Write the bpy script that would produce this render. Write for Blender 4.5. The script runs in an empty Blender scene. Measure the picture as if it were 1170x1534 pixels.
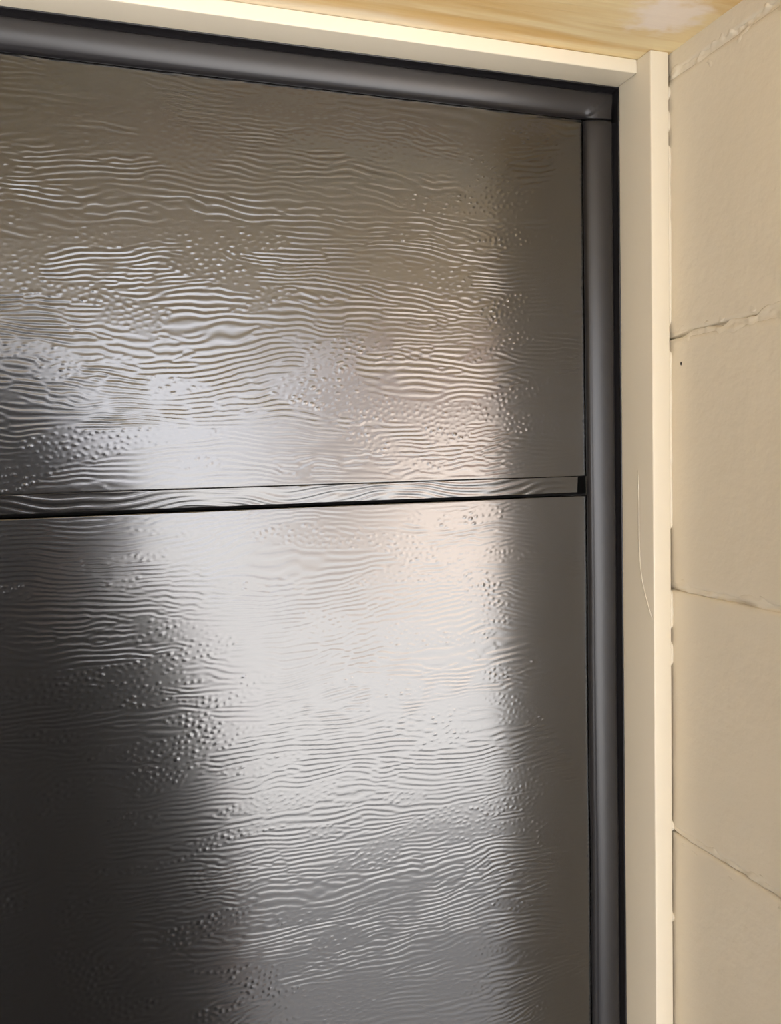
import bpy, bmesh, math, random
import numpy as np
from mathutils import Vector, Matrix, noise

# ------------------------------------------------------------------ camera, sky, sun, exposure
scene = bpy.context.scene
col = scene.collection

cam_data = bpy.data.cameras.new('camera')
cam_data.sensor_fit = 'HORIZONTAL'
cam_data.sensor_width = 36.0
cam_data.lens = 36.0 * 1286.83 / 1170.0
cam_data.clip_start = 0.01
cam_data.clip_end = 500.0
cam = bpy.data.objects.new('camera', cam_data)
col.objects.link(cam)
_r = Vector((0.948203, -0.316739, -0.024224))
_u = Vector((0.041657, 0.048383, 0.997960))
_f = Vector((0.314921, 0.947278, -0.059071))
_m = Matrix((_r, _u, -_f)).transposed().to_4x4()
_m.translation = Vector((0.0, -0.6459, 1.7072))
cam.matrix_world = _m
scene.camera = cam

SKY = 1.1
world = bpy.data.worlds.new('hazy_sky')
scene.world = world
world.use_nodes = True
bg = world.node_tree.nodes['Background']
bg.inputs['Color'].default_value = (0.95, 0.95, 1.0, 1)
bg.inputs['Strength'].default_value = SKY

sun_data = bpy.data.lights.new('sun', 'SUN')
sun_data.energy = 10.3
sun_data.angle = math.radians(1.0)
sun_data.color = (1.0, 0.975, 0.955)
sun = bpy.data.objects.new('sun', sun_data)
col.objects.link(sun)
# the sun stands high behind the garage: door, recess and the near driveway lie in the building's shade
sun.rotation_euler = Vector((0.18, -0.60, -0.78)).to_track_quat('-Z', 'Y').to_euler()

vs = scene.view_settings
vs.view_transform = 'Standard'
vs.look = 'None'
vs.gamma = 1.0
vs.use_curve_mapping = False
vs.exposure = 2.6

# ------------------------------------------------------------------ measures (metres; door face y = 0, driveway z = 0)
XW = 0.4310        # face of the block reveal
XJ = 0.4119        # inner face of the side jamb
JF = -0.0670       # front of the side jamb
HF = -0.0504       # front of the head board
ZS = 2.0180        # underside of the plywood
ZH = 2.0070        # underside of the head board
WALL_F = -0.285    # outer face of the block wall
DOOR_L, DOOR_R = -1.992, 0.4085
EAVE = -1.35

# ------------------------------------------------------------------ helpers
def link(name, me, mats=(), parent=None):
    o = bpy.data.objects.new(name, me)
    col.objects.link(o)
    for m in (mats if isinstance(mats, (list, tuple)) else [mats]):
        me.materials.append(m)
    if parent is not None:
        o.parent = parent
    return o

def empty(name, loc=(0, 0, 0)):
    o = bpy.data.objects.new(name, None)
    o.empty_display_size = 0.05
    col.objects.link(o)
    o.location = loc
    return o

def tag(o, label=None, cat=None, group=None, kind=None):
    if label: o['label'] = label
    if cat: o['category'] = cat
    if group: o['group'] = group
    if kind: o['kind'] = kind
    return o

def mesh_from(name, verts, faces, smooth=True):
    me = bpy.data.meshes.new(name)
    me.from_pydata(verts, [], faces)
    me.update()
    if smooth:
        for p in me.polygons: p.use_smooth = True
    return me

def box_mesh(name, a, b, bevel=0.0, seg=2):
    bm = bmesh.new()
    bmesh.ops.create_cube(bm, size=1.0)
    c = [(a[i] + b[i]) / 2 for i in range(3)]
    s = [abs(b[i] - a[i]) for i in range(3)]
    for v in bm.verts:
        v.co = Vector((c[0] + v.co.x * s[0], c[1] + v.co.y * s[1], c[2] + v.co.z * s[2]))
    if bevel > 0:
        bmesh.ops.bevel(bm, geom=bm.edges[:], offset=bevel, segments=seg, affect='EDGES', profile=0.5)
        for f in bm.faces: f.smooth = True
    me = bpy.data.meshes.new(name)
    bm.to_mesh(me); bm.free()
    if bevel > 0:
        try:
            me.set_sharp_from_angle(angle=math.radians(35))
        except Exception:
            pass
    return me

def nz(x, y, z=0.0):
    return noise.noise(Vector((x, y, z)))

def lerp(a, b, t): return a + (b - a) * t
def clamp01(t): return max(0.0, min(1.0, t))
def smooth01(t):
    t = clamp01(t); return t * t * (3 - 2 * t)

# ------------------------------------------------------------------ materials
def new_mat(name):
    m = bpy.data.materials.new(name)
    m.use_nodes = True
    nt = m.node_tree
    b = nt.nodes['Principled BSDF']
    return m, nt, b

def N(nt, t, **kw):
    n = nt.nodes.new(t)
    for k, v in kw.items():
        if hasattr(n, k): setattr(n, k, v)
        else: n.inputs[k].default_value = v
    return n

def math_node(nt, op, a, b=None, c=None, clamp=False):
    n = nt.nodes.new('ShaderNodeMath'); n.operation = op; n.use_clamp = clamp
    for i, v in enumerate((a, b, c)):
        if v is None: continue
        if isinstance(v, (int, float)): n.inputs[i].default_value = v
        else: nt.links.new(v, n.inputs[i])
    return n.outputs[0]

def mapping(nt, vec, scale=(1, 1, 1), loc=(0, 0, 0)):
    n = nt.nodes.new('ShaderNodeMapping')
    n.inputs['Scale'].default_value = scale
    n.inputs['Location'].default_value = loc
    nt.links.new(vec, n.inputs['Vector'])
    return n.outputs[0]

def noise_node(nt, vec, scale, detail=2.0, rough=0.5, dist=0.0):
    n = N(nt, 'ShaderNodeTexNoise')
    n.inputs['Scale'].default_value = scale
    n.inputs['Detail'].default_value = detail
    n.inputs['Roughness'].default_value = rough
    n.inputs['Distortion'].default_value = dist
    nt.links.new(vec, n.inputs['Vector'])
    return n.outputs['Fac']

def maprange(nt, v, a, b, c=0.0, d=1.0, smooth=True):
    n = nt.nodes.new('ShaderNodeMapRange')
    n.interpolation_type = 'SMOOTHSTEP' if smooth else 'LINEAR'
    n.inputs['From Min'].default_value = a; n.inputs['From Max'].default_value = b
    n.inputs['To Min'].default_value = c; n.inputs['To Max'].default_value = d
    nt.links.new(v, n.inputs['Value'])
    return n.outputs['Result']

def mixcol(nt, fac, a, b):
    n = nt.nodes.new('ShaderNodeMix'); n.data_type = 'RGBA'
    for sock, v in ((n.inputs['Factor'], fac), (n.inputs[6], a), (n.inputs[7], b)):
        if isinstance(v, (tuple, list)): sock.default_value = (*v[:3], 1)
        elif isinstance(v, (int, float)): sock.default_value = v
        else: nt.links.new(v, sock)
    return n.outputs[2]

def mixval(nt, fac, a, b):
    n = nt.nodes.new('ShaderNodeMix'); n.data_type = 'FLOAT'
    for sock, v in ((n.inputs[0], fac), (n.inputs[2], a), (n.inputs[3], b)):
        if isinstance(v, (int, float)): sock.default_value = v
        else: nt.links.new(v, sock)
    return n.outputs[0]

def bump(nt, b, h, dist, strength=1.0):
    n = nt.nodes.new('ShaderNodeBump')
    n.inputs['Distance'].default_value = dist
    n.inputs['Strength'].default_value = strength
    nt.links.new(h, n.inputs['Height'])
    nt.links.new(n.outputs['Normal'], b.inputs['Normal'])

def coords(nt):
    return nt.nodes.new('ShaderNodeTexCoord').outputs['Object']

def mat_door(name='charcoal_painted_steel'):
    m, nt, b = new_mat(name)
    P = coords(nt)
    tint = noise_node(nt, P, 4.0, 2.0)
    c = mixcol(nt, tint, (0.0048, 0.0046, 0.0046), (0.0062, 0.0058, 0.0056))
    nt.links.new(c, b.inputs['Base Color'])
    b.inputs['Roughness'].default_value = 0.175
    b.inputs['IOR'].default_value = 2.0
    return m

def mat_paint(name, c1, c2, rough=0.45, bump_scale=120.0, bump_d=0.0004, streak=None):
    m, nt, b = new_mat(name)
    P = coords(nt)
    t = noise_node(nt, mapping(nt, P, streak or (1, 1, 1)), 6.0, 3.0)
    nt.links.new(mixcol(nt, t, c1, c2), b.inputs['Base Color'])
    h = noise_node(nt, mapping(nt, P, streak or (1, 1, 1)), bump_scale, 3.0, 0.55)
    bump(nt, b, h, bump_d)
    b.inputs['Roughness'].default_value = rough
    return m

def mat_plain(name, c, rough=0.6, ior=1.5):
    m, nt, b = new_mat(name)
    P = coords(nt)
    t = noise_node(nt, P, 30.0, 2.0)
    nt.links.new(mixcol(nt, t, [v * 0.9 for v in c], [v * 1.1 for v in c]), b.inputs['Base Color'])
    b.inputs['Roughness'].default_value = rough
    b.inputs['IOR'].default_value = ior
    return m

def mat_plywood():
    m, nt, b = new_mat('bare_plywood')
    P = coords(nt)
    sep = nt.nodes.new('ShaderNodeSeparateXYZ'); nt.links.new(P, sep.inputs[0])
    g1 = noise_node(nt, mapping(nt, P, (3.2, 22.0, 1), (0.4, 0.3, 0)), 1.0, 3.0, 0.55, 0.9)
    g2 = noise_node(nt, mapping(nt, P, (7.0, 110.0, 1), (2, 1, 0)), 1.0, 3.0, 0.6, 0.3)
    f = math_node(nt, 'ADD', math_node(nt, 'MULTIPLY', g1, 0.78), math_node(nt, 'MULTIPLY', g2, 0.22))
    f = maprange(nt, f, 0.36, 0.64)
    c = mixcol(nt, f, (0.70, 0.44, 0.15), (0.90, 0.75, 0.44))
    # filler smeared over a knot hole near the corner
    mp = nt.nodes.new('ShaderNodeVectorMath'); mp.operation = 'SUBTRACT'
    nt.links.new(P, mp.inputs[0]); mp.inputs[1].default_value = (0.394, -0.114, ZS)
    mp2 = mapping(nt, mp.outputs[0], (1.0 / 0.030, 1.0 / 0.024, 0.0))
    ln = nt.nodes.new('ShaderNodeVectorMath'); ln.operation = 'LENGTH'; nt.links.new(mp2, ln.inputs[0])
    wob = noise_node(nt, mapping(nt, P, (60, 90, 1)), 1.0, 3.0)
    d = math_node(nt, 'ADD', ln.outputs['Value'], math_node(nt, 'MULTIPLY', math_node(nt, 'SUBTRACT', wob, 0.5), 1.6))
    pk = maprange(nt, d, 0.55, 1.25, 0.95, 0.0)
    c = mixcol(nt, pk, c, (0.92, 0.80, 0.68))
    # cream paint cut in over the edge along the head board
    w = noise_node(nt, mapping(nt, P, (9, 1, 1), (4, 0, 0)), 1.0, 3.0)
    yy = math_node(nt, 'ADD', sep.outputs['Y'], math_node(nt, 'MULTIPLY', math_node(nt, 'SUBTRACT', w, 0.5), 0.022))
    xm = maprange(nt, sep.outputs['X'], 0.20, 0.36, 1.0, 0.0)
    cut = math_node(nt, 'MULTIPLY', maprange(nt, yy, -0.066, -0.056), xm)
    c = mixcol(nt, math_node(nt, 'MULTIPLY', cut, 0.8), c, (0.80, 0.70, 0.53))
    nt.links.new(c, b.inputs['Base Color'])
    bump(nt, b, g2, 0.0005)
    b.inputs['Roughness'].default_value = 0.5
    return m

M_DOOR = mat_door()
M_TRIM = mat_paint('cream_gloss_trim', (0.66, 0.595, 0.47), (0.70, 0.63, 0.495), 0.38, 40.0, 0.0004, (1, 1, 0.12))
M_WALL = mat_paint('cream_block_paint', (0.67, 0.595, 0.46), (0.73, 0.65, 0.51), 0.46, 90.0, 0.0006)
M_PLY = mat_plywood()
M_RUBBER = mat_plain('black_rubber', (0.011, 0.010, 0.011), 0.33, 1.52)
M_DARK = mat_plain('painted_hole_shade', (0.012, 0.011, 0.010), 0.8)
M_STEEL = mat_plain('galvanised_edge', (0.05, 0.05, 0.05), 0.5)
M_CONC = mat_paint('pale_concrete', (0.265, 0.262, 0.258), (0.325, 0.322, 0.316), 0.85, 60.0, 0.002)
M_ROOF = mat_plain('dark_roofing', (0.10, 0.10, 0.105), 0.7)
M_INNER = mat_plain('garage_lining', (0.10, 0.095, 0.09), 0.9)

# ------------------------------------------------------------------ setting: driveway, building shell, eave
def struct(name, me, mat, parent=None):
    o = link(name, me, mat, parent)
    o['kind'] = 'structure'
    return o

struct('floor', box_mesh('floor', (-30, -40, -0.15), (30, 6, 0.0)), M_CONC)
struct('ceiling', box_mesh('ceiling', (-4.2, EAVE, ZS), (3.2, 0.20, ZS + 0.009)), M_PLY)
struct('trim_4', box_mesh('trim_4', (-4.2, EAVE - 0.022, ZS - 0.02), (3.2, EAVE, ZS + 0.19), 0.003), M_TRIM)
_rv = []
for x in (-4.3, 3.3):
    for y, z in ((EAVE - 0.06, ZS + 0.20), (EAVE - 0.06, ZS + 0.26), (3.0, ZS + 1.35), (3.0, ZS + 1.29)):
        _rv.append((x, y, z))
struct('ceiling_roof', mesh_from('roof', _rv, [(0, 1, 2, 3), (7, 6, 5, 4), (0, 4, 5, 1), (1, 5, 6, 2), (2, 6, 7, 3), (3, 7, 4, 0)], False), M_ROOF)
struct('wall_back', box_mesh('wall_back', (-4.0, 2.9, 0), (3.0, 3.0, ZS + 1.28)), M_INNER)
struct('wall_lintel', box_mesh('wall_lintel', (-4.0, 0.04, ZS + 0.009), (3.0, 0.14, ZS + 0.60)), M_INNER)
struct('wall_side_left', box_mesh('wall_side_left', (-4.0, 0.0, 0), (-3.9, 2.9, ZS + 0.55)), M_INNER)
struct('wall_side_right', box_mesh('wall_side_right', (2.9, 0.0, 0), (3.0, 2.9, ZS + 0.55)), M_INNER)

# added unseen wall on the left that cuts light reaching the block reveal
M_LIGHT_BLOCK = mat_plain('light_block_brown', (0.15, 0.125, 0.10), 0.85)
struct('wall_light_block', box_mesh('wall_light_block', (-3.1, -2.05, 0), (-2.45, WALL_F - 0.002, 2.75)), M_LIGHT_BLOCK)

# ------------------------------------------------------------------ block walls
BL, BH, BD, MJ = 0.39, 0.19, 0.19, 0.010

def block_mesh(name, x0, x1, y0, y1, z0, z1, seed, fine=False):
    """painted concrete block: a box whose faces are gently uneven and whose arrises are worn round"""
    bm = bmesh.new()
    nx = 4; ny = 46 if fine else 5; nzc = 40 if fine else 4
    bmesh.ops.create_cube(bm, size=1.0)
    me = bpy.data.meshes.new(name)
    bm.free()
    verts, faces, idx = [], [], {}
    n = (nx, ny, nzc)
    lo, hi = (x0, y0, z0), (x1, y1, z1)
    def warp(t, k):                    # more rows of vertices close to the edges
        return 0.5 - 0.5 * math.cos(math.pi * t) if not fine or k == 0 else lerp(t, 0.5 - 0.5 * math.cos(math.pi * t), 0.6)
    def vid(i, j, k):
        key = (i, j, k)
        if key in idx: return idx[key]
        p = [lerp(lo[a], hi[a], warp(key[a] / n[a], a)) for a in range(3)]
        r = 0.004 if fine else 0.006
        # round the arrises
        q = []
        for a in range(3):
            q.append(min(max(p[a], lo[a] + r), hi[a] - r))
        d = Vector([p[a] - q[a] for a in range(3)])
        if d.length > 1e-9:
            cnt = sum(1 for a in range(3) if abs(d[a]) > 1e-9)
            if cnt > 1 or d.length > r: d = d.normalized() * r
        v = Vector(q) + d
        e = 0.0007 if fine else 0.0012
        a1 = nz(v.x * 14 + seed, v.y * 14, v.z * 14)
        a2 = nz(v.x * 60 + seed, v.y * 60, v.z * 60)
        v = v + (d.normalized() if d.length > 1e-9 else Vector((0, 0, 0))) * (a1 * e + a2 * e * 0.35)
        idx[key] = len(verts); verts.append(v)
        return idx[key]
    for a in range(3):
        b_, c_ = (a + 1) % 3, (a + 2) % 3
        for side in (0, n[a]):
            for i in range(n[b_]):
                for j in range(n[c_]):
                    q = []
                    for (di, dj) in ((0, 0), (1, 0), (1, 1), (0, 1)):
                        key = [0, 0, 0]; key[a] = side; key[b_] = i + di; key[c_] = j + dj
                        q.append(vid(*key))
                    faces.append(q if side else q[::-1])
    me.from_pydata(verts, [], faces); me.update()
    for p in me.polygons: p.use_smooth = True
    return me

def joint_mesh(name, zc, path, crack_w, crack_d, lump, half, seed, base=-0.0006, y0=WALL_F + 0.002, y1=-0.055):
    """struck mortar joint on the reveal, painted over: an uneven strip with a wandering groove"""
    ny, nzv = 150, 84
    verts, faces = [], []
    def pz(y):
        if y >= path[0][0]: return path[0][1]
        for (ya, za), (yb, zb) in zip(path, path[1:]):
            if y >= yb: return lerp(za, zb, (y - ya) / (yb - ya))
        return path[-1][1]
    for i in range(ny + 1):
        y = lerp(y1, y0, i / ny)
        c = pz(y) + 0.0007 * nz(y * 160, seed)
        w = crack_w * (1.0 + 0.5 * nz(y * 70, seed + 5))
        dep = crack_d * clamp01(0.75 + 0.9 * nz(y * 40, seed + 9))
        for j in range(nzv + 1):
            t = j / nzv * 2 - 1
            z = zc + t * half
            h = base + lump * max(0.0, nz(y * 95, z * 130, seed) + 0.1) * 1.5 + lump * 0.5 * nz(y * 230, z * 260, seed + 3)
            h -= dep * math.exp(-((z - c) / w) ** 2)
            edge = smooth01((abs(t) - 0.45 - 0.35 * nz(y * 55, t * 1.5, seed + 12)) / 0.40)
            h -= edge * 0.0045 * (1 + 0.6 * nz(y * 60, t * 2, seed + 7))
            verts.append((XW - h, y, z))
    for i in range(ny):
        for j in range(nzv):
            a = i * (nzv + 1) + j
            faces.append((a, a + 1, a + nzv + 2, a + nzv + 1))
    return mesh_from(name, verts, faces)

wall_right = struct('wall_right', box_mesh('wall_right', (XW + 0.006, WALL_F + 0.006, 0), (2.95, -0.004, ZS + 0.004)), M_WALL)
wall_left = struct('wall_left', box_mesh('wall_left', (-3.95, WALL_F + 0.006, 0), (-2.0205, -0.004, ZS + 0.004)), M_WALL)
XL = -2.0145
for c in range(11):
    z0, z1 = c * 0.2 + 0.001, (c + 1) * 0.2 - 0.001
    z1 = min(z1, ZS + 0.004)
    fine = c >= 5
    # right of the door: corner block shows its end in the reveal, then stretchers in running bond
    xs = [XW + (BL if c % 2 == 0 else 0.29)]
    link('concrete_block', block_mesh('concrete_block', XW, xs[0], WALL_F, -0.002, z0, z1, c * 3.7, fine), M_WALL, wall_right)
    x = xs[0] + MJ
    while x < 1.7:
        me = block_mesh('concrete_block', x, x + BL, WALL_F, WALL_F + BD, z0 + 0.003, z1 - 0.003, c * 5.1 + x)
        link('concrete_block', me, M_WALL, wall_right)
        x += BL + MJ
    link('concrete_block', block_mesh('concrete_block', XL - (BL if c % 2 else 0.29), XL, WALL_F, -0.002, z0, z1, c * 2.3), M_WALL, wall_left)

J = 1.8
joints = [
    (2.0, [(-0.05, 1.996), (-0.25, 2.003)], 0.0020, 0.0012, 0.0017, 0.017, 1.0),
    (1.8, [(-0.060, 1.7985), (-0.0703, 1.7990), (-0.0800, 1.8000), (-0.0929, 1.8037), (-0.1050, 1.8030), (-0.1118, 1.8022), (-0.1227, 1.8005), (-0.1333, 1.8058), (-0.1470, 1.8030), (-0.1566, 1.8025), (-0.1692, 1.8095), (-0.2, 1.809), (-0.25, 1.805)], 0.00095, 0.0060, 0.0009, 0.018, 2.0),
    (1.6, [(-0.06, 1.5975), (-0.10, 1.5965), (-0.15, 1.5985), (-0.25, 1.600)], 0.0022, 0.0034, 0.0008, 0.015, 3.0),
    (1.4, [(-0.06, 1.3975), (-0.09, 1.3955), (-0.14, 1.397), (-0.25, 1.3955)], 0.0019, 0.0052, 0.0010, 0.016, 4.0),
    (1.2, [(-0.06, 1.20), (-0.25, 1.20)], 0.0018, 0.003, 0.0009, 0.015, 5.0),
    (1.0, [(-0.06, 1.00), (-0.25, 1.00)], 0.0018, 0.003, 0.0009, 0.015, 6.0),
]
for (zc, path, cw, cd, lump, half, seed) in joints:
    link('mortar_joint', joint_mesh('mortar_joint', zc, path, cw, cd, lump, half, seed, -0.0010 if zc == 2.0 else -0.0006), M_WALL, wall_right)

bm = bmesh.new(); bmesh.ops.create_uvsphere(bm, u_segments=10, v_segments=6, radius=1.0)
for q in bm.verts: q.co = Vector((XW + 0.0002 + q.co.x * 0.0008, -0.0770 + q.co.y * 0.0009, 1.7776 + q.co.z * 0.0016))
_nh = bpy.data.meshes.new('nail_hole_shade'); bm.to_mesh(_nh); bm.free()
link('nail_hole_shade', _nh, M_DARK, wall_right)  # dark bead on the face, its colour standing in for shade inside a hole

# ------------------------------------------------------------------ door frame: jambs and head
jamb = struct('trim_1', box_mesh('trim_1', (XJ, JF, 0), (0.4284, 0.034, ZS), 0.0011, 3), M_TRIM)
head = struct('trim_2', box_mesh('trim_2', (DOOR_L - 0.004, HF, ZH), (XJ - 0.0004, 0.034, ZS - 0.0003), 0.0010, 3), M_TRIM)
struct('trim_3', box_mesh('trim_3', (-2.0135, JF, 0), (DOOR_L - 0.0045, 0.034, ZS), 0.0011, 3), M_TRIM)

def caulk_mesh(z0, z1, seed):
    n, k = max(6, int((z1 - z0) / 0.0015)), 8
    verts, faces = [], []
    for i in range(n + 1):
        z = lerp(z0, z1, i / n)
        end = min(1.0, (z - z0) / 0.004, (z1 - z) / 0.004)
        end = math.sqrt(clamp01(end)) if end > 0 else 0.0
        y = JF + 0.0022 - 0.0008 * end + 0.0007 * nz(z * 70, seed)
        w = (0.0022 + 0.0009 * nz(z * 55, seed + 4)) * (0.45 + 0.55 * end)
        for j in range(k + 1):
            a = math.pi * j / k
            x = 0.4299 + 0.0004 * nz(z * 90, seed + 2) - math.cos(a) * w
            verts.append((x, y + 0.003 - math.sin(a) * (0.0032 * end + 0.0003), z))
    for i in range(n):
        for j in range(k):
            a = i * (k + 1) + j
            faces.append((a, a + 1, a + k + 2, a + k + 1))
    return mesh_from('caulk_bead', verts, faces)

for q, (za, zb) in enumerate([(1.9765, 1.9945), (1.9585, 1.9815), (1.8080, 1.9500), (1.6465, 1.7900), (1.5655, 1.5990), (1.5355, 1.5568), (1.3975, 1.4082), (1.3213, 1.3312), (1.02, 1.15)]):
    if q == 0: za, zb = 1.9825, 1.9945
    if q == 1: za, zb = 1.9580, 1.9760
    link('caulk_bead', caulk_mesh(za, zb, q * 1.7), M_TRIM, jamb)

def tube_mesh(name, pts, r, flat=1.0, seg=8):
    verts, faces = [], []
    n = len(pts)
    for i, p in enumerate(pts):
        p = Vector(p)
        t = (Vector(pts[min(i + 1, n - 1)]) - Vector(pts[max(i - 1, 0)])).normalized()
        s = t.cross(Vector((1, 0, 0))).normalized()
        rr = r * (0.35 if i in (0, n - 1) else 1.0)
        for k in range(seg):
            a = 2 * math.pi * k / seg
            verts.append(p + s * math.cos(a) * rr + Vector((1, 0, 0)) * math.sin(a) * rr * flat)
    for i in range(n - 1):
        for k in range(seg):
            faces.append((i * seg + k, i * seg + (k + 1) % seg, (i + 1) * seg + (k + 1) % seg, (i + 1) * seg + k))
    faces.append(list(range(seg))[::-1]); faces.append([(n - 1) * seg + k for k in range(seg)])
    return mesh_from(name, verts, faces)

_run = [(-0.0468, 1.6950), (-0.0470, 1.6830), (-0.0474, 1.6648), (-0.0473, 1.6430), (-0.0478, 1.6280), (-0.0489, 1.6158), (-0.0510, 1.6060), (-0.0540, 1.5973), (-0.0602, 1.5835), (-0.0650, 1.5755)]
link('paint_run', tube_mesh('paint_run', [(XJ, y, z) for y, z in _run], 0.00085, 0.45), M_TRIM, jamb)

# ------------------------------------------------------------------ weather seals
BASE = [(0.0000, 0.0136), (0.0002, 0.0248), (0.0008, 0.0252), (0.0012, 0.0240), (0.0014, 0.0136), (0.0040, 0.0136)]
BODY = [(0.00, 0.0195), (0.02, 0.0213), (0.05, 0.0222), (0.10, 0.0226), (0.20, 0.0227), (0.33, 0.0226), (0.45, 0.0223), (0.58, 0.0218), (0.71, 0.0210), (0.83, 0.0200),
        (0.92, 0.0188), (0.97, 0.0171), (0.995, 0.0150), (1.00, 0.0142), (0.97, 0.0136)]
def profile(width):
    return BASE + [(0.0043 + t * (width - 0.0043), v) for t, v in BODY]
PROF = profile(0.0247)
PROF_SIDE = profile(0.0281)
def pv(u):
    q = PROF_SIDE
    for (a, b), (c, d) in zip(q[6:19], q[7:20]):
        if u <= c: return lerp(b, d, clamp01((u - a) / max(c - a, 1e-9)))
    return 0.0

def seal_head():
    """long seal under the head board; at its right end it is folded up into the corner against the jamb"""
    verts, faces = [], []
    xs = [DOOR_L + 0.0195 + i * 0.05 for i in range(46)]
    x_end = XJ - 0.0002
    xs = [x for x in xs if x < x_end - 0.034] + [x_end - 0.034 + i * 0.001 for i in range(35)]
    for x in xs:
        s = x_end - x
        for (u, v) in PROF:
            if 0.0042 <= u <= 0.0246 and s < 0.034:
                a, b = v, (pv(max(s, 0.0064)) - 0.0012)
                k = 0.0016
                hh = clamp01(0.5 + 0.5 * (b - a) / k)
                v2 = lerp(a, b, hh) + k * hh * (1 - hh)
                if s < 0.0046: v2 = min(v2, lerp(0.0136, v2, smooth01((s - 0.0034) / 0.0012)))
                if s > 0.0050 and 0.0055 < u < 0.0235:      # soft fold running down the mitre
                    v2 += 0.0016 * math.exp(-((s - 1.12 * u - 0.0006) / 0.0022) ** 2) * smooth01((u - 0.0055) / 0.004)
                v = v2
            wob = 0.0004 * nz(x * 9, 3.0) + 0.0002 * nz(x * 31, 1.0)
            verts.append((x, -v, ZH - u - (wob if u > 0.0041 else 0)))
    k = len(PROF)
    for i in range(len(xs) - 1):
        for j in range(k - 1):
            a = i * k + j
            faces.append((a, a + k, a + k + 1, a + 1))
    n = len(verts)
    return mesh_from('seal_head', verts, faces)

def seal_side(xface, sgn, ztop):
    verts, faces = [], []
    zs_ = [0.0, 0.3, 0.6, 0.9] + [1.0 + i * 0.03 for i in range(33)]
    zs_ = [z for z in zs_ if z < ztop - 0.01] + [ztop - 0.006, ztop - 0.002, ztop - 0.0006, ztop]
    for z in zs_:
        end = 0.0018 * (1 - math.sqrt(clamp01((ztop - z) / 0.003)))
        for (u, v) in PROF_SIDE:
            wob = 0.0005 * nz(z * 7, 9.0) + 0.00035 * nz(z * 23, 4.0)
            verts.append((xface - sgn * (u + (wob if u > 0.0041 else 0)), -max(v - (end if 0.0041 < u else 0), 0.0136), z))
    k = len(PROF_SIDE)
    for i in range(len(zs_) - 1):
        for j in range(k - 1):
            a = i * k + j
            faces.append((a, a + 1, a + k + 1, a + k))
    faces.append([(len(zs_) - 1) * k + j for j in range(k)])
    # the nailing flange runs on up behind the end of the head seal
    n0 = len(verts)
    for z in (ztop - 0.001, ZH - 0.0003):
        for (u, v) in ((0.0001, 0.0136), (0.0001, 0.0250), (0.0008, 0.0252), (0.0013, 0.0240), (0.0013, 0.0136)):
            verts.append((xface - sgn * u, -v, z))
    for j in range(4):
        faces.append((n0 + j, n0 + j + 1, n0 + j + 6, n0 + j + 5))
    faces.append([n0 + 5 + j for j in range(5)])
    return mesh_from('seal_side', verts, faces)

s1 = link('weather_seal', seal_head(), M_RUBBER)
tag(s1, 'long black rubber weather seal running under the cream head board above the door', 'seal', 'rubber seals around the door')
s2 = link('weather_seal', seal_side(XJ, 1, ZH - 0.0262), M_RUBBER)
tag(s2, 'upright black rubber weather seal against the cream jamb right of the door', 'seal', 'rubber seals around the door')
s3 = link('weather_seal', seal_side(DOOR_L - 0.004, -1, ZH - 0.0262), M_RUBBER)
tag(s3, 'upright black rubber weather seal on the far left side of the door', 'seal', 'rubber seals around the door')

# ------------------------------------------------------------------ sectional garage door
door = empty('garage_door', (0, -0.013, 0))
tag(door, 'dark charcoal sectional garage door embossed with rippled wood grain', 'garage door', kind='thing')
GAP_B = 1.6744

# embossed wood grain: band-limited ripples running along the door, broken by patches of small pebbles
rng = np.random.default_rng(11)
FN, FDX, FDZ = 2048, 0.0008, 0.00045
_kx = np.fft.fftfreq(FN, FDX)[None, :]
_kz = np.fft.fftfreq(FN, FDZ)[:, None]
def field(spec):
    w = np.fft.fft2(rng.standard_normal((FN, FN)))
    f = np.real(np.fft.ifft2(w * spec))
    return (f - f.mean()) / f.std()
K0 = 1.0 / 0.0040
F_RIP = field(np.exp(-((np.abs(_kz) - K0) / (0.16 * K0)) ** 2 - (_kx / 32.0) ** 2))
F_BRK = field(np.exp(-((np.abs(_kz) - K0 * 0.95) / (0.32 * K0)) ** 2 - (_kx / 80.0) ** 2))
_kr = np.sqrt((_kx * 1.1) ** 2 + _kz ** 2)
F_PEB = field(np.exp(-((_kr - 1 / 0.0042) / (0.22 / 0.0042)) ** 2))
F_LOW = field(np.exp(-(_kx / 6.0) ** 2 - (_kz / 14.0) ** 2))
F_MID = field(np.exp(-(_kx / 26.0) ** 2 - (_kz / 45.0) ** 2))
F_PM = field(np.exp(-(_kx / 14.0) ** 2 - (_kz / 48.0) ** 2))
F_AM = field(np.exp(-(_kx / 9.0) ** 2 - (_kz / 30.0) ** 2))
F_BM = field(np.exp(-(_kx / 20.0) ** 2 - (_kz / 55.0) ** 2))
def samp(F, X, Z):
    u = (X / FDX) % FN; v = (Z / FDZ) % FN
    i = np.floor(u).astype(int); j = np.floor(v).astype(int)
    fu, fv = u - i, v - j
    i %= FN; j %= FN
    i1, j1 = (i + 1) % FN, (j + 1) % FN
    return (F[j, i] * (1 - fu) + F[j, i1] * fu) * (1 - fv) + (F[j1, i] * (1 - fu) + F[j1, i1] * fu) * fv
def sstep(a, b, t):
    t = np.clip((t - a) / (b - a), 0, 1); return t * t * (3 - 2 * t)
RIPPLE = 0.000086
PEBBLE = 0.000150
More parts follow.
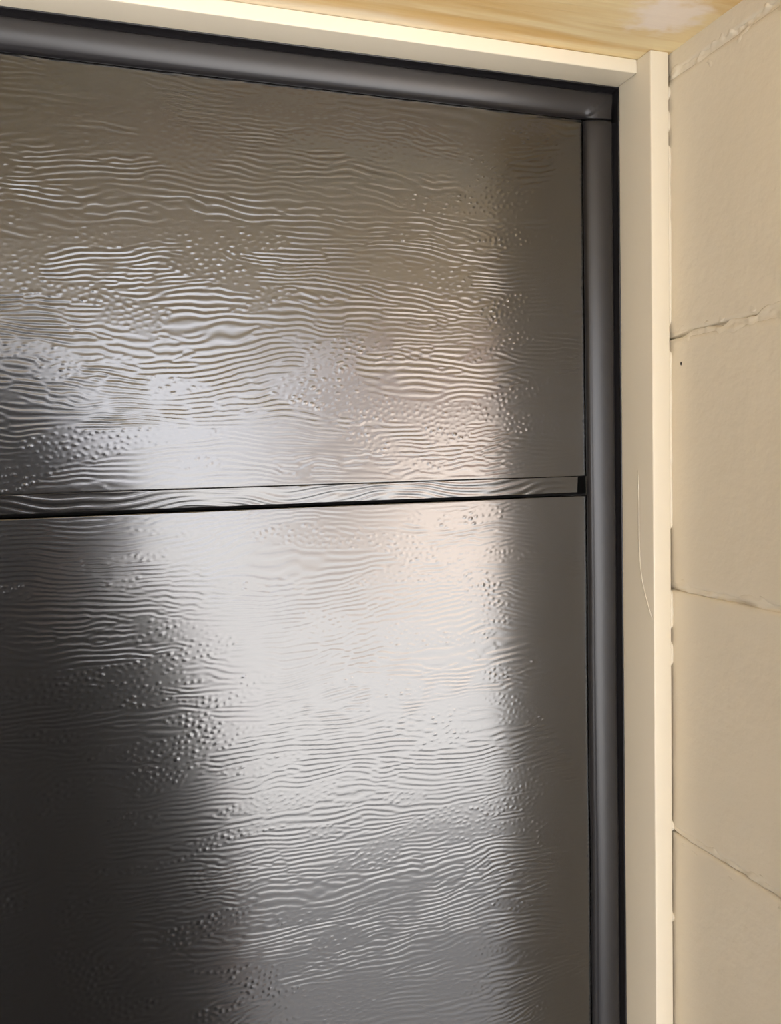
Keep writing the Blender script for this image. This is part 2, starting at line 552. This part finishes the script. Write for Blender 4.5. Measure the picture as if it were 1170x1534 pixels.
def relief(X, Z):
    Zw = Z + 0.0036 * samp(F_LOW, X, Z) + 0.00085 * samp(F_MID, X, Z)
    rip = samp(F_RIP, X, Zw)
    brk = samp(F_BRK, X, Zw)
    bm_ = sstep(0.1, 1.0, samp(F_BM, X, Z))
    h = np.tanh(2.0 * (rip * (1 - bm_) + brk * bm_))
    peb = np.clip(samp(F_PEB, X, Z) - 0.55, 0, 2.0)
    pm = sstep(0.35, 0.85, samp(F_PM, X, Z))
    am = 0.62 + 0.38 * sstep(-1.0, 0.8, samp(F_AM, X, Z))
    return am * (RIPPLE * h * (1 - pm) + PEBBLE * peb * pm)

def grid_section(name, xs, zs, hfun, depth=0.04, edge=0.0010, fade=0.003):
    X, Z = np.meshgrid(xs, zs)
    d = np.minimum(np.minimum(X - xs[0], xs[-1] - X), np.minimum(Z - zs[0], zs[-1] - Z))
    t = np.clip(1 - d / edge, 0, 1)
    Y = -hfun(X, Z) * np.clip(d / fade + (1e3 if fade < 1e-5 else 0), 0, 1) + edge * (1 - np.sqrt(np.maximum(0.0, 1 - t * t)))
    nzv, nxv = X.shape
    front = np.stack([X, Y, Z], -1).reshape(-1, 3)
    idx = np.arange(nzv * nxv).reshape(nzv, nxv)
    quads = np.stack([idx[:-1, :-1], idx[:-1, 1:], idx[1:, 1:], idx[1:, :-1]], -1).reshape(-1, 4)
    ring = np.concatenate([idx[0, :], idx[1:, -1], idx[-1, -2::-1], idx[-2:0:-1, 0]])
    back = front[ring].copy(); back[:, 1] = depth
    n0 = len(front); nb = len(ring)
    k = np.arange(nb); k1 = (k + 1) % nb
    side = np.stack([ring[k], n0 + k, n0 + k1, ring[k1]], -1)
    verts = np.concatenate([front, back]).astype(np.float32)
    faces = np.concatenate([quads, side]).astype(np.int32)
    me = bpy.data.meshes.new(name)
    me.vertices.add(len(verts)); me.vertices.foreach_set('co', verts.ravel())
    me.loops.add(faces.size); me.loops.foreach_set('vertex_index', faces.ravel())
    me.polygons.add(len(faces))
    me.polygons.foreach_set('loop_start', np.arange(0, faces.size, 4, dtype=np.int32))
    me.update(calc_edges=True)
    me.validate()
    me.polygons.foreach_set('use_smooth', np.ones(len(me.polygons), dtype=bool))
    return me

def steps(a, b, st):
    n = max(2, int(round((b - a) / st)))
    return list(np.linspace(a, b, n + 1))
def with_edges(v, es=(0.00015, 0.0004, 0.0008)):
    v = sorted(set(round(q, 6) for q in v + [v[0] + e for e in es] + [v[-1] - e for e in es]))
    return np.array(v)
XF = -0.46
x_fine = with_edges(steps(DOOR_L, XF, 0.04)[:-1] + steps(XF, DOOR_R, 0.00125))
x_coarse = with_edges(steps(DOOR_L, DOOR_R, 0.05))
sections = [(1.6907, 2.0035, 1), (1.1310, GAP_B, 1), (0.5716, 1.1144, 0), (0.0120, 0.5550, 0)]
for i, (za, zb, fine) in enumerate(sections):
    if fine:
        me = grid_section('door_section', x_fine, with_edges(steps(za, zb, 0.0007)), relief if i == 0 else lambda X, Z: 0.72 * relief(X, Z))
    else:
        me = grid_section('door_section', x_coarse, with_edges(steps(za, zb, 0.02)), lambda X, Z: X * 0)
    sec = link('door_section', me, M_DOOR, door)
    if i < 3:
        # tongue below the section: a narrow embossed strip, set back a little, ending short of the door's edge
        zt_, zl = za - 0.0002, za - 0.0136
        lx = with_edges(steps(DOOR_L + 0.02, XF, 0.04)[:-1] + steps(XF, 0.3768, 0.0016)) if fine else with_edges(steps(DOOR_L + 0.02, 0.3768, 0.05))
        lip = grid_section('joint_lip', lx, with_edges(steps(zl, zt_, 0.0006), (0.00008, 0.0002)), lambda X, Z: -0.0004 - 0.0012 * (zt_ - Z) / 0.0131 + 1.7 * RIPPLE * np.tanh(1.5 * samp(F_RIP, X * 0.6, (Z + 0.35) * 0.9 + 0.0025 * samp(F_LOW, X * 2, Z) + 0.0006 * samp(F_MID, X, Z))), 0.03, 0.0002, 1e-6)
        link('joint_lip', lip, M_DOOR, sec)

# ------------------------------------------------------------------ house across the driveway, mirrored in the door
house = empty('house', (3.35, -9.6, 0))
tag(house, 'single storey warm beige house mirrored as the warm right side of the glare', 'house')
def hpart(name, a, b, mat, parent=house, bevel=0.0):
    return link(name, box_mesh(name, a, b, bevel), mat, parent)
M_HOUSE = mat_paint('beige_render', (0.45, 0.385, 0.335), (0.50, 0.43, 0.375), 0.85, 30.0, 0.003)
M_TILE = mat_plain('brown_roof_tile', (0.16, 0.10, 0.075), 0.8)
M_WHITE = mat_plain('white_frame', (0.5, 0.5, 0.5), 0.5)
M_GLASS = mat_plain('dark_pane', (0.03, 0.035, 0.04), 0.1)
hpart('wall', (0, -7.0, 0), (11.0, 0, 2.9), M_HOUSE)
_hv = [(-0.45, 0.5, 2.85), (11.45, 0.5, 2.85), (11.45, -7.5, 2.85), (-0.45, -7.5, 2.85), (2.6, -3.5, 4.6), (8.4, -3.5, 4.6)]
link('roof', mesh_from('roof', _hv, [(0, 1, 5, 4), (1, 2, 5), (2, 3, 4, 5), (3, 0, 4), (3, 2, 1, 0)], False), M_TILE, house)
for wx in (2.4, 6.2):
    fr = hpart('window', (wx, -0.02, 0.95), (wx + 1.7, 0.04, 2.15), M_WHITE)
    for k in range(2):
        hpart('pane', (wx + 0.07 + k * 0.81, 0.03, 1.02), (wx + 0.82 + k * 0.81, 0.05, 2.08), M_GLASS, fr)

# ------------------------------------------------------------------ the photographer (mirrored in the door) and the phone
M_SKIN = mat_plain('skin', (0.42, 0.26, 0.18), 0.5)
M_JACKET = mat_plain('dark_jacket', (0.016, 0.016, 0.018), 0.85)
M_TROUSER = mat_plain('dark_trousers', (0.022, 0.022, 0.028), 0.85)
M_SHOE = mat_plain('black_shoe', (0.01, 0.01, 0.01), 0.5)
M_EYE = mat_plain('eye', (0.5, 0.5, 0.48), 0.2)
M_PHONE = mat_plain('black_phone', (0.01, 0.01, 0.011), 0.25)

PX, PY = -0.155, -0.88
def build_person():
    V, E, RAD = [], [], []
    def v(p, r, prev=None):
        V.append(Vector(p)); RAD.append(r)
        if prev is not None: E.append((prev, len(V) - 1))
        return len(V) - 1
    pel = v((PX, PY, 0.97), (0.155, 0.115))
    sp1 = v((PX, PY, 1.12), (0.145, 0.105), pel)
    sp2 = v((PX, PY + 0.01, 1.29), (0.165, 0.115), sp1)
    ch = v((PX, PY + 0.01, 1.43), (0.170, 0.115), sp2)
    nb = v((PX, PY + 0.015, 1.545), (0.070, 0.065), ch)
    nk = v((PX, PY + 0.03, 1.60), (0.056, 0.058), nb)
    jw = v((PX, PY + 0.055, 1.655), (0.066, 0.078), nk)
    sk = v((PX, PY + 0.045, 1.735), (0.076, 0.096), jw)
    tp = v((PX, PY + 0.035, 1.805), (0.060, 0.075), sk)
    no = v((PX, PY + 0.150, 1.700), (0.012, 0.014), jw)
    for s in (-1, 1):
        ear = v((PX + s * 0.083, PY + 0.03, 1.705), (0.010, 0.020), sk)
    hands = []
    for s in (-1, 1):
        sh = v((PX + s * 0.195, PY, 1.475), (0.075, 0.075), ch)
        if s < 0:
            # left arm raised, the hand closed round the phone
            tx = -0.047
            el = v((PX - 0.235, PY + 0.05, 1.225), (0.054, 0.054), sh)
            wr = v((tx - 0.055, -0.775, 1.545), (0.036, 0.032), el)
            pm = v((tx - 0.012, -0.708, 1.600), (0.030, 0.022), wr)
            hands.append(V[pm].copy())
            for k, (dz, ln) in enumerate(((0.040, 0.9), (0.020, 1.0), (0.000, 0.95), (-0.020, 0.8))):
                kn = v((tx - 0.020, -0.680, 1.615 + dz), (0.0100, 0.0100), pm)
                f1 = v((tx - 0.012, -0.655, 1.622 + dz), (0.0090, 0.0090), kn)
                f2 = v((tx + 0.004 * ln, -0.6415, 1.624 + dz), (0.0080, 0.0080), f1)
                f3 = v((tx + 0.024 * ln, -0.6405, 1.624 + dz), (0.0070, 0.0070), f2)
            t1 = v((tx - 0.004, -0.690, 1.632), (0.0120, 0.0120), pm)
            t2 = v((tx + 0.010, -0.674, 1.655), (0.0100, 0.0100), t1)
            t3 = v((tx + 0.026, -0.672, 1.670), (0.0085, 0.0085), t2)
        else:
            # right arm hanging beside the coat, the hand relaxed
            el = v((PX + 0.275, PY + 0.01, 1.170), (0.058, 0.058), sh)
            wr = v((PX + 0.325, PY + 0.06, 0.930), (0.036, 0.040), el)
            pm = v((PX + 0.335, PY + 0.075, 0.855), (0.022, 0.036), wr)
            hands.append(V[pm].copy())
            for k, (dy, ln) in enumerate(((0.034, 0.92), (0.012, 1.0), (-0.010, 0.95), (-0.030, 0.78))):
                kn = v((PX + 0.337, PY + 0.078 + dy, 0.815), (0.0100, 0.0100), pm)
                f1 = v((PX + 0.334, PY + 0.082 + dy, 0.815 - 0.038 * ln), (0.0090, 0.0090), kn)
                f2 = v((PX + 0.324, PY + 0.086 + dy, 0.815 - 0.064 * ln), (0.0080, 0.0080), f1)
                f3 = v((PX + 0.311, PY + 0.088 + dy, 0.815 - 0.080 * ln), (0.0070, 0.0070), f2)
            t1 = v((PX + 0.325, PY + 0.112, 0.838), (0.0120, 0.0120), pm)
            t2 = v((PX + 0.318, PY + 0.130, 0.808), (0.0100, 0.0100), t1)
            t3 = v((PX + 0.312, PY + 0.136, 0.784), (0.0085, 0.0085), t2)
    for s in (-1, 1):
        hp = v((PX + s * 0.095, PY, 0.90), (0.100, 0.105), pel)
        kn = v((PX + s * 0.115, PY + 0.02, 0.50), (0.062, 0.066), hp)
        cf = v((PX + s * 0.120, PY - 0.01, 0.34), (0.056, 0.060), kn)
        an = v((PX + s * 0.125, PY - 0.02, 0.085), (0.042, 0.046), cf)
        to = v((PX + s * 0.135, PY + 0.09, 0.042), (0.044, 0.038), an)
        tt = v((PX + s * 0.140, PY + 0.17, 0.034), (0.036, 0.028), to)
    me = bpy.data.meshes.new('person_skeleton')
    me.from_pydata(V, E, [])
    tmp = bpy.data.objects.new('person_skeleton', me)
    col.objects.link(tmp)
    sm = tmp.modifiers.new('skin', 'SKIN'); sm.use_smooth_shade = True; sm.branch_smoothing = 0.4
    for i, sv in enumerate(me.skin_vertices[0].data):
        sv.radius = RAD[i]
        sv.use_root = (i == 0)
    ss = tmp.modifiers.new('sub', 'SUBSURF'); ss.levels = 2; ss.render_levels = 2
    dg = bpy.context.evaluated_depsgraph_get()
    out = bpy.data.meshes.new_from_object(tmp.evaluated_get(dg))
    bpy.data.objects.remove(tmp)
    bpy.data.meshes.remove(me)
    out.name = 'person'
    zmin = min(q.co.z for q in out.vertices)
    for q in out.vertices:                       # stand on the driveway
        if q.co.z < 0.12: q.co.z = max(q.co.z, 0.001)
    out.materials.clear()
    for m_ in (M_SKIN, M_JACKET, M_TROUSER, M_SHOE): out.materials.append(m_)
    for p in out.polygons:
        c = p.center
        if c.z > 1.565 and abs(c.x - PX) < 0.12 and c.y < -0.88: k = 0
        elif min((c - h).length for h in hands) < 0.085: k = 0
        elif c.z < 0.095: k = 3
        elif c.z < 0.93: k = 2
        else: k = 1
        p.material_index = k
        p.use_smooth = True
    o = bpy.data.objects.new('person', out)
    col.objects.link(o)
    tag(o, 'person in dark clothes holding up a phone, mirrored as the dark shape at left', 'person')
    # long dark coat hanging from the chest to below the knee
    rings = [(1.50, 0.120, 0.095, 0.00), (1.47, 0.200, 0.125, 0.00), (1.40, 0.222, 0.145, 0.005), (1.25, 0.215, 0.145, 0.01), (1.08, 0.225, 0.145, 0.015),
             (0.92, 0.262, 0.165, 0.02), (0.75, 0.292, 0.180, 0.03), (0.58, 0.312, 0.192, 0.035), (0.42, 0.325, 0.200, 0.04), (0.42, 0.310, 0.186, 0.04), (0.60, 0.290, 0.172, 0.035)]
    cv, cf_ = [], []
    SEG = 48
    for ri, (z, rx, ry, dx) in enumerate(rings):
        for k in range(SEG):
            a = 2 * math.pi * k / SEG
            fold = 1 + (0.05 * math.sin(a * 7 + 1) + 0.03 * math.sin(a * 11)) * smooth01((1.2 - z) / 0.7)
            cv.append((PX + dx + math.cos(a) * rx * fold, PY + 0.005 + math.sin(a) * ry * fold, z))
    for i in range(len(rings) - 1):
        for k in range(SEG):
            cf_.append((i * SEG + k, (i + 1) * SEG + k, (i + 1) * SEG + (k + 1) % SEG, i * SEG + (k + 1) % SEG))
    link('coat', mesh_from('coat', cv, cf_), M_JACKET, o)
    # hood of the coat, drawn up over the head and open at the face
    bm = bmesh.new()
    bmesh.ops.create_uvsphere(bm, u_segments=40, v_segments=28, radius=1.0)
    bmesh.ops.delete(bm, geom=[q for q in bm.verts if q.co.y > 0.62 and q.co.z < 0.72 and q.co.z > -0.8], context='VERTS')
    for q in bm.verts:
        n_ = 1 + 0.05 * nz(q.co.x * 3, q.co.y * 3, q.co.z * 3)
        low = smooth01((-q.co.z - 0.1) / 0.9)
        q.co = Vector((PX + q.co.x * 0.128 * n_ * (1 + 0.55 * low), PY + 0.035 + q.co.y * 0.140 * n_, 1.720 + q.co.z * (0.165 if q.co.z > 0 else 0.215) * n_))
    hm = bpy.data.meshes.new('hood'); bm.to_mesh(hm); bm.free()
    for p in hm.polygons: p.use_smooth = True
    hood = link('hood', hm, M_JACKET, o)
    sol = hood.modifiers.new('thickness', 'SOLIDIFY'); sol.thickness = 0.006
    for s in (-1, 1):
        bm = bmesh.new(); bmesh.ops.create_uvsphere(bm, u_segments=12, v_segments=8, radius=0.012)
        for q in bm.verts: q.co += Vector((PX + s * 0.033, PY + 0.127, 1.722))
        em = bpy.data.meshes.new('eye'); bm.to_mesh(em); bm.free()
        link('eye', em, M_EYE, o)
    bm = bmesh.new(); bmesh.ops.create_uvsphere(bm, u_segments=12, v_segments=8, radius=1.0)
    for q in bm.verts: q.co = Vector((PX + q.co.x * 0.024, PY + 0.128 + q.co.y * 0.008, 1.668 + q.co.z * 0.007))
    mm = bpy.data.meshes.new('mouth'); bm.to_mesh(mm); bm.free()
    link('mouth', mm, mat_plain('lips', (0.35, 0.14, 0.11), 0.5), o)
    return o

build_person()
phone = link('phone', box_mesh('phone', (-0.0375, -0.6620, 1.568), (0.0375, -0.6535, 1.722), 0.003, 3), M_PHONE)
tag(phone, 'black phone held upright in one hand, mirrored at the left edge of the door', 'phone')
link('lens_bump', box_mesh('lens_bump', (-0.014, -0.6536, 1.690), (0.014, -0.6522, 1.7185), 0.0006, 2), M_PHONE, phone)
